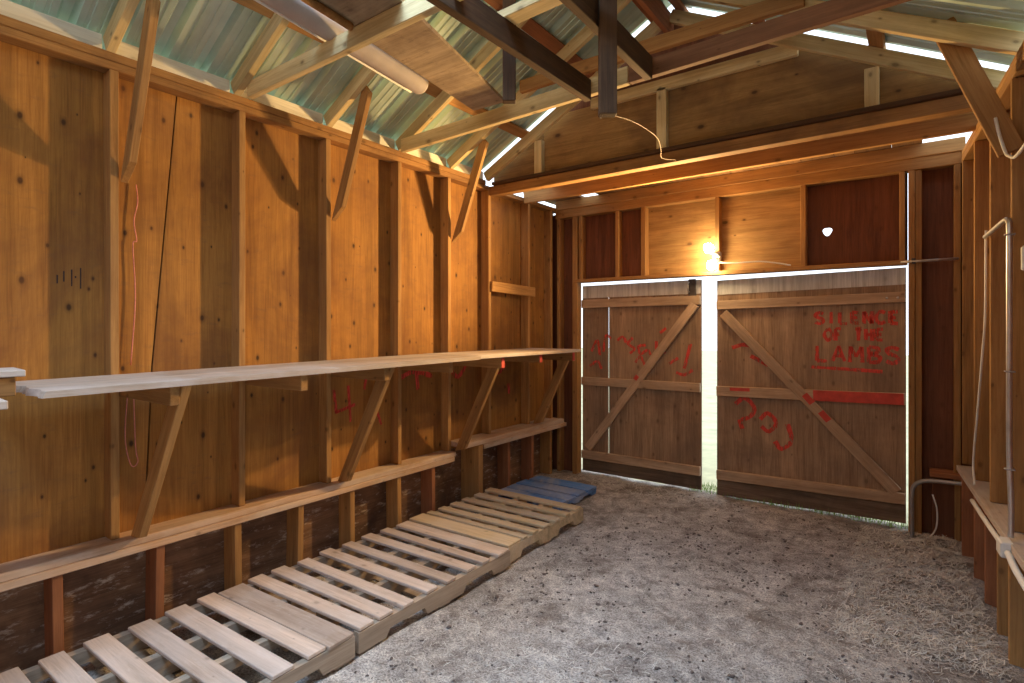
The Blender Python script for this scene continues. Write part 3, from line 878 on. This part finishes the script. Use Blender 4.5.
# broken board ends lying at the near end of the shelf
sb2 = board('support_board', (-2.72, -0.6, 1.275), (-2.70, 0.50, 1.285), 0.36, 0.030, (1, 0, 0), 'shelf')
tag(sb2, 'grey board carrying a block just beyond the chewed near end of the shelf', 'board')
sk = board('support_block', (-2.74, 0.10, 1.335), (-2.735, 0.545, 1.336), 0.16, 0.068, (1, 0, 0), 'plate')
tag(sk, 'brown block between two grey boards at the near end of the shelf', 'block')
sb = board('broken_board', (-2.78, 0.02, 1.383), (-2.75, 0.575, 1.384), 0.22, 0.024, (1, 0, 0), 'shelf')
tag(sb, 'short broken board lying on top of the block at the near end of the shelf', 'board')

# nailed cross board and leaning block
nb = board('nailed_board', (XL + 0.012, 3.97, 1.935), (XL + 0.012, 4.68, 1.915), 0.095, 0.022, (0, 0, 1), 'stud')
tag(nb, 'short board nailed across two studs high on the left wall near the corner', 'board')
pb = slab('post_block', XP + 0.004, -3.05, 3.655, 3.715, 0.0, 0.53, 'stud', None, 0.003, 'Z')
tag(pb, 'wide upright plank end propping the joint of the low wall rails', 'post')

# ------------------------------------------------------------------ pallets
def pallet(label, x0, x1, y0, y1, slats, ztop, mat, smat, rows=(0.0, 0.36, 0.66, 1.0)):
    p = thing('wooden_pallet', ((x0 + x1) / 2, (y0 + y1) / 2, 0), label, 'pallet', 'pallets laid in a row along the left wall')
    th = 0.018
    for (a, b, sk) in slats:
        bow = random.uniform(-0.004, 0.004)
        zz = ztop - th / 2 + random.uniform(-0.002, 0.002)
        xo = random.uniform(-0.012, 0.012)
        board('slat', (x0 + xo, (a + b) / 2 - sk, zz), (x1 + xo * .3, (a + b) / 2, zz + random.uniform(-.002, .002)), b - a, th, (0, 1, 0), mat, p, 0.003)
    zs0, zs1 = 0.012, ztop - th - 0.002
    for u in rows:
        xs = x0 + 0.02 + (x1 - x0 - 0.04) * u
        L = y1 - y0
        hh = zs1 - zs0
        def q(t): return y0 + L * t
        pts = [(q(0), zs0), (q(.14), zs0), (q(.16), zs0 + hh * .42), (q(.36), zs0 + hh * .42), (q(.38), zs0), (q(.62), zs0), (q(.64), zs0 + hh * .42), (q(.84), zs0 + hh * .42), (q(.86), zs0), (q(1), zs0), (q(1), zs1), (q(0), zs1)]
        prism('stringer', pts, 'X', xs - 0.02, xs + 0.02, smat, p)
    for t in (0.05, 0.5, 0.95):
        yy = y0 + (y1 - y0) * t
        slab('bottom_board', x0, x1 - 0.01, yy - 0.045, yy + 0.045, -0.006, 0.011, smat, p, 0.002, 'X')
    return p
pallet('weathered pallet nearest the camera, grey pink slats, doubled slats at its far end', -3.03, -2.115, 0.43, 1.635,
       [(0.42, 0.53, 0), (.55, .64, 0.01), (.71, .80, 0.02), (.87, .97, 0.02), (1.05, 1.15, 0.03), (1.225, 1.325, 0.04), (1.39, 1.482, 0.05), (1.488, 1.63, 0.05)], 0.13, 'pallet', 'stringer')
pallet('weathered pallet in the middle of the row, eight grey slats', -3.04, -2.12, 1.66, 2.86,
       [(1.665, 1.755, 0.05), (1.785, 1.875, 0.03), (1.935, 2.015, 0.02), (2.11, 2.195, 0.03), (2.26, 2.34, 0.02), (2.435, 2.52, 0.03), (2.575, 2.65, 0.02), (2.725, 2.845, 0.03)], 0.13, 'pallet', 'stringer')
pallet('tan pallet beside the upright plank, between the grey and the blue pallet', -3.05, -2.15, 2.88, 3.88,
       [(2.88, 3.03, 0.03), (3.045, 3.10, 0.02), (3.16, 3.235, 0.02), (3.30, 3.38, 0.02), (3.45, 3.525, 0.02), (3.60, 3.68, 0.02), (3.765, 3.855, 0.02)], 0.13, 'pallet_tan', 'pallet_tan')
pallet('dusty blue pallet half buried in dirt by the far corner', -3.08, -2.42, 3.93, 4.62,
       [(3.93, 4.08, 0), (4.10, 4.24, 0), (4.26, 4.42, 0), (4.45, 4.62, 0)], 0.07, 'blue', 'blue')
bp = tube('plastic_scrap', [(-2.82, 0.99, 0.03), (-2.72, 0.985, 0.035), (-2.62, 0.99, 0.03)], 0.022, 'blue')
tag(bp, 'crumpled blue plastic scrap under the slats of the nearest pallet', 'scrap')

# ------------------------------------------------------------------ things in the loft
def hang(name, p_lo, p_hi, W, T, wdir, label):
    o = board(name, p_lo, p_hi, W, T, wdir, 'old')
    return tag(o, label, 'post')
hang('hanging_post', (-1.085, 2.175, 2.475), (-1.085, 2.175, under(-1.085) + 0.02), 0.075, 0.05, (0.805, 0.593, 0), 'dark post hanging lowest from the rafters, a wire at its foot')
hang('hanging_post', (-1.63, 2.19, 2.67), (-1.63, 2.19, under(-1.63) + 0.02), 0.065, 0.045, (0.805, 0.593, 0), 'dark hanging post behind the long loft beam, next to the stained board')
lb = board('loft_beam', (-1.53, 0.55, 2.875), (-1.515, 2.79, 2.905), 0.12, 0.042, (0, 0, 1), 'old')
tag(lb, 'dark beam running lengthwise overhead, beside the stained board', 'beam')
lb2 = board('loft_beam', (-1.13, 0.55, 2.93), (-1.15, 2.79, 2.93), 0.12, 0.042, (0, 0, 1), 'old')
tag(lb2, 'dark beam running lengthwise overhead behind the lowest hanging post', 'beam')
lc = board('loft_crosspiece', (-1.60, 2.02, 2.97), (-1.0, 2.02, 2.99), 0.085, 0.04, (0, 1, 0), 'rafter')
tag(lc, 'short pale crosspiece between the two lengthwise loft beams', 'beam')
pl = prism('loft_board', [(-1.50, 0.45), (-2.09, 2.76), (-2.335, 2.75), (-1.99, 0.45)], 'Z', 2.972, 2.992, 'loft_ply')
tag(pl, 'wide stained board lying across the tie beams overhead', 'board')
def roll():
    r = thing('grey_roll', (-2.33, 1.6, 2.97), 'pale grey roll lying on the tie beam below the roof sheets', 'roll')
    a, b = Vector((-2.12, 0.3, 3.02)), Vector((-2.41, 2.33, 3.02))
    pts, rr = [], []
    dirv = (b - a).normalized()
    for k in range(13):
        pts.append(a.lerp(b, k / 12)); rr.append(0.062)
    for k, (dd, f) in enumerate(((0.012, 0.97), (0.022, 0.88), (0.028, 0.7))):
        pts.append(b + dirv * dd); rr.append(0.062 * f)
    bm = tube_bm(pts, rr, 24, None, (a + b) / 2)
    mesh_obj('roll_body', bm, M['tube'], r, Matrix.Translation((a + b) / 2), True)
    off = Vector((-0.058, 0, -0.022))
    tube('lit_edge', [a + off + Vector((-.012, 0, -.01)), b + off + Vector((-.012, 0, -.01))], 0.008, 'white_plastic', r, 8, False)  # added white strip, paints the daylight along the roll's lower edge
roll()
tube('batten', [(-2.0, 0.5, 2.955), (-2.125, 1.62, 2.953)], 0.018, 'stud', pl, 10, False)
ww = tube('hanging_wire', [(-1.114, 2.16, 2.462), (-1.086, 2.162, 2.487), (-1.074, 2.215, 2.487), (-1.127, 2.523, 2.566), (-1.221, 2.951, 2.666), (-1.289, 3.273, 2.718), (-1.368, 3.525, 2.731), (-1.437, 3.723, 2.74), (-1.418, 3.948, 2.778)], 0.002, 'wire', None, 6)
tag(ww, 'thin bent wire strung from the lowest hanging post to the gable', 'wire')

# ------------------------------------------------------------------ twin flood lamp over the door
lp = thing('flood_lamp', (-1.456, 5.09, 2.19), 'lit twin-bulb lamp on the stud above the middle of the double door', 'lamp')
bm = bmesh.new()
bmesh.ops.create_cone(bm, cap_ends=True, segments=20, radius1=0.045, radius2=0.035, depth=0.03, matrix=Matrix.Rotation(math.pi / 2, 4, 'X'))
mesh_obj('junction_box', bm, M['grey_metal'], lp, Matrix.Translation((-1.456, 5.082, 2.19)))
bulbs = [((-1.456, 5.07, 2.20), (-1.525, 5.03, 2.285)), ((-1.456, 5.07, 2.18), (-1.487, 5.03, 2.105)), ]
for a, b in bulbs:
    a, b = Vector(a), Vector(b)
    d = (b - a).normalized()
    so = mesh_obj('lamp_socket', tube_bm([a, a.lerp(b, .25), a.lerp(b, .5)], [0.014, 0.02, 0.022], 14, None, a), M['white_plastic'], lp, Matrix.Translation(a), True)
    rs, ps = [], []
    for k in range(13):
        t = k / 12
        ps.append(a.lerp(b, .5) + d * (t * 0.085))
        rs.append(max(0.002, 0.040 * math.sqrt(max(0, 1 - (2 * (t ** 0.85) - 1.0) ** 2)) + (0.014 * (1 - t) ** 3)))
    mesh_obj('bulb', tube_bm(ps, rs, 18, None, b), M['bulb'], so, Matrix.Translation(b), True)
bm = tube_bm([(-1.45, 5.07, 2.19), (-1.43, 5.02, 2.205), (-1.415, 4.99, 2.20)], [0.012, 0.022, 0.03], 14, None, Vector((-1.43, 5.02, 2.2)))
mesh_obj('motion_sensor', bm, M['white_plastic'], lp, Matrix.Translation((-1.43, 5.02, 2.2)), True)
lpc = tube('lamp_cable', [(-1.43, 5.085, 2.14), (-1.3, 5.085, 2.125), (-1.1, 5.085, 2.125), (-0.95, 5.085, 2.10), (-0.85, 5.085, 2.075)], 0.006, 'white_plastic', lp, 8)

# ------------------------------------------------------------------ conduit, boxes and cables on the right wall
cd = thing('conduit', (0.34, 3.4, 1.3), 'grey metal conduit with an elbow running down the right wall to a white box', 'conduit')
cx_, cy_ = xr(3.40) - 0.028, 3.40
tube('pipe', [(xr(4.05) - 0.02, 4.05, 2.06), (xr(3.7) - 0.022, 3.7, 2.065), (xr(3.5) - 0.024, 3.5, 2.065), (cx_, 3.43, 2.045), (cx_, cy_, 1.99), (cx_, cy_, 1.6), (cx_, cy_, 1.0), (cx_ + .004, cy_ - 0.02, 0.75), (cx_, cy_ - 0.05, 0.60)], 0.0115, 'galv', cd, 12, True, 8)
for zz in (1.98, 1.35, 0.9):
    tube('pipe_strap', [(cx_ + 0.02, cy_ - 0.018, zz), (cx_ - 0.012, cy_ - 0.012, zz), (cx_ - 0.012, cy_ + 0.012, zz), (cx_ + 0.02, cy_ + 0.018, zz)], 0.004, 'grey_metal', cd, 6)
jb = mesh_obj('junction_box', box_bm(0.10, 0.05, 0.07, 0.006), M['white_plastic'], cd, frame((xr(3.3) - 0.05, 3.30, 0.55), (xr(3.4) - 0.05, 3.40, 0.55), (0, 0, 1))[0])
c2 = thing('ledge_conduit', (xr(3.6) - 0.06, 3.6, 0.53), 'white pipe fixed along the front of the ledge on the right wall', 'pipe')
tube('pipe', [(xr(4.25) - 0.05, 4.25, 0.525), (xr(3.8) - 0.05, 3.8, 0.53), (xr(3.42) - 0.05, 3.42, 0.54)], 0.012, 'white_plastic', c2, 10)
tube('pipe', [(xr(3.29) - 0.05, 3.29, 0.545), (xr(3.1) - 0.05, 3.1, 0.52), (xr(2.6) - 0.05, 2.6, 0.52)], 0.014, 'white_plastic', c2, 10)
cbl = tube('white_cable', [(xr(4.55) - 0.012, 4.35, 0.60), (xr(4.55) - 0.012, 4.45, 0.72), (xr(4.4) - 0.012, 4.35, 1.0), (xr(4.2) - 0.012, 4.18, 1.4), (xr(4.1) - 0.012, 4.10, 1.65), (xr(4.08) - 0.012, 4.08, 2.1)], 0.006, 'white_plastic', None, 8)
tag(cbl, 'white cable slanting down the right wall to the ledge', 'cable')
ob = thing('outlet_box', (xr(3.05) - 0.02, 3.16, 1.85), 'white outlet box on the stud at the right edge', 'outlet')
mesh_obj('box_body', box_bm(0.10, 0.045, 0.06, 0.005), M['white_plastic'], ob, frame((xr(3.05) - 0.015, 3.093, 1.79), (xr(3.05) - 0.015, 3.093, 1.89), (1, 0, 0))[0])
oc = tube('looped_cable', [(0.30, 3.47, 2.55), (0.315, 3.45, 2.45), (0.33, 3.40, 2.36), (0.335, 3.34, 2.33), (0.345, 3.25, 2.30), (0.36, 3.13, 2.31), (0.375, 3.08, 2.34)], 0.007, 'white_plastic', None, 8)
tag(oc, 'pale cable looping off the knee brace at upper right', 'cable')
# bent tube frame in the far right corner
hoop = tube('bent_tube', [(-0.03, 4.96, -0.01), (-0.03, 4.96, 0.20), (-0.03, 4.96, 0.33), (-0.018, 4.955, 0.40), (0.03, 4.945, 0.445), (0.10, 4.93, 0.462), (0.2, 4.91, 0.47), (0.262, 4.90, 0.475)], 0.014, 'grey_metal', None, 12)
tag(hoop, 'bent grey steel tube standing in the corner right of the double door', 'tube')
wc = tube('bent_wire', [(0.07, 4.98, 0.03), (0.11, 4.97, 0.12), (0.115, 4.98, 0.25), (0.09, 4.99, 0.35)], 0.005, 'white_plastic', None, 6)
tag(wc, 'pale curved wire rising from the floor behind the bent steel tube', 'wire')

# ------------------------------------------------------------------ twine and small marks on the left wall
tw = thing('hanging_twine', (-3.24, 1.12, 2.2), 'pink twine hanging in a long loop between the first two studs', 'twine')
tube('strand', [(-3.245, 1.135, 2.29), (-3.24, 1.14, 2.2), (-3.243, 1.125, 2.1), (-3.238, 1.135, 2.0), (-3.242, 1.12, 1.97), (-3.24, 1.13, 1.7), (-3.24, 1.11, 1.36)], 0.003, 'twine', tw, 5)
tube('strand', [(-3.24, 1.10, 1.28), (-3.242, 1.085, 1.0), (-3.24, 1.11, 0.85), (-3.238, 1.14, 0.86), (-3.24, 1.13, 0.95), (-3.24, 1.12, 1.28)], 0.003, 'twine', tw, 5)
left_plane = lambda a, z, l: (XP + l, a, z)
def wallmark(name, strokes, wd, mat, label):
    return ribbons(name, strokes, wd, left_plane, mat, wl)
wallmark('stamp_mark', [[(.905, 1.84), (.905, 1.74)], [(.885, 1.80), (.885, 1.79)], [(.87, 1.83), (.87, 1.75)], [(.84, 1.82), (.84, 1.77)], [(.815, 1.8), (.815, 1.76)]], 0.007, 'ink', None)
wallmark('red_scrawl', [[(2.34, 1.12), (2.36, .96)], [(2.35, .96), (2.52, 1.0)], [(2.46, 1.14), (2.48, .88)], [(2.62, 1.2), (2.60, 1.1)], [(2.72, .92), (2.76, .82)]], 0.03, 'spray', None)
wallmark('red_scrawl', [[(2.95, 1.16), (3.1, 1.2), (3.3, 1.15)], [(3.12, 1.2), (3.14, 1.05)], [(3.5, 1.22), (3.62, 1.12), (3.75, 1.24)], [(4.1, 1.22), (4.2, 1.12), (4.32, 1.2)], [(4.06, 1.05), (4.1, 1.2)], [(4.36, 1.0), (4.38, .9)]], 0.05, 'spray', None)

# ------------------------------------------------------------------ straw, dung and grass
def rnd_floor():
    while True:
        x, y = random.uniform(-2.05, 0.42), random.uniform(0.6, 5.05)
        if x < xr(y) - 0.05: return x, y
bm = bmesh.new()
def blade(x, y, z, L, wd, ang, tilt):
    d = Vector((math.cos(ang) * math.cos(tilt), math.sin(ang) * math.cos(tilt), math.sin(tilt))) * L / 2
    s = Vector((-math.sin(ang), math.cos(ang), 0.3)).normalized() * wd / 2
    c = Vector((x, y, z))
    mid = c + Vector((0, 0, 0.15 * L * random.random()))
    vs = [bm.verts.new(p) for p in (c - d - s, c - d + s, mid + s, mid - s, c + d + s, c + d - s)]
    bm.faces.new((vs[0], vs[3], vs[2], vs[1])); bm.faces.new((vs[3], vs[5], vs[4], vs[2]))
for k in range(16000):
    x, y = rnd_floor()
    dens = 0.5 + 0.9 * noise.noise(Vector((x * 1.6, y * 1.6, 11))) + (0.8 if x > -0.35 and y > 3 else 0)
    if random.random() > dens: continue
    blade(x, y, ground_h(x, y) + 0.006, random.uniform(0.012, 0.055), random.uniform(0.0010, 0.0028), random.uniform(0, 6.3), random.uniform(-.15, .35))
for k in range(7000):
    y = random.uniform(3.2, 5.05); x = random.uniform(-0.35, xr(y) - 0.05)
    blade(x, y, ground_h(x, y) + 0.012, random.uniform(0.015, 0.06), random.uniform(0.0015, 0.004), random.uniform(0, 6.3), random.uniform(-.3, .6))
for k in range(500):
    x, y = random.uniform(-2.9, -1.7), random.uniform(4.8, 5.2)
    blade(x, y, ground_h(x, y) + 0.01, random.uniform(0.03, 0.09), random.uniform(0.002, 0.005), random.uniform(0, 6.3), random.uniform(-.2, .5))
st = mesh_obj('straw', bm, M['straw'])
tag(st, 'loose straw strewn over the dirt floor', 'straw', kind='stuff')

bm = bmesh.new()
for k in range(3200):
    x, y = rnd_floor()
    if noise.noise(Vector((x * 1.2, y * 1.2, 21))) < random.uniform(-.6, .35): continue
    r = random.uniform(0.003, 0.009) * (1.5 if random.random() < .08 else 1)
    mt = Matrix.Translation((x, y, ground_h(x, y) + r * 0.3)) @ Matrix.Rotation(random.uniform(0, 6), 4, 'Z') @ Matrix.Diagonal((1.3, 0.9, 0.6, 1))
    res = bmesh.ops.create_icosphere(bm, subdivisions=1, radius=r, matrix=mt)
    for v in res['verts']:
        v.co += Vector((random.uniform(-1, 1), random.uniform(-1, 1), random.uniform(-1, 1))) * r * 0.25
cl = mesh_obj('dung_pellets', bm, M['clod'])
tag(cl, 'dark dung crumbs scattered over the dirt floor', 'dung', kind='stuff')

bm = bmesh.new()
for k in range(1500):
    x = random.uniform(-1.75, 0.0); y = random.uniform(5.2, 5.5)
    h = random.uniform(0.02, 0.075)
    a = random.uniform(0, 6.3); l = random.uniform(0, 0.03)
    s = Vector((math.cos(a), math.sin(a), 0)) * 0.003
    c = Vector((x, y, -0.005))
    vs = [bm.verts.new(p) for p in (c - s, c + s, c + Vector((l * math.sin(a), l * math.cos(a), h)))]
    bm.faces.new(vs)
gr = mesh_obj('grass', bm, M['grass'])
tag(gr, 'green grass blades showing under the right leaf of the double door', 'grass', kind='stuff')
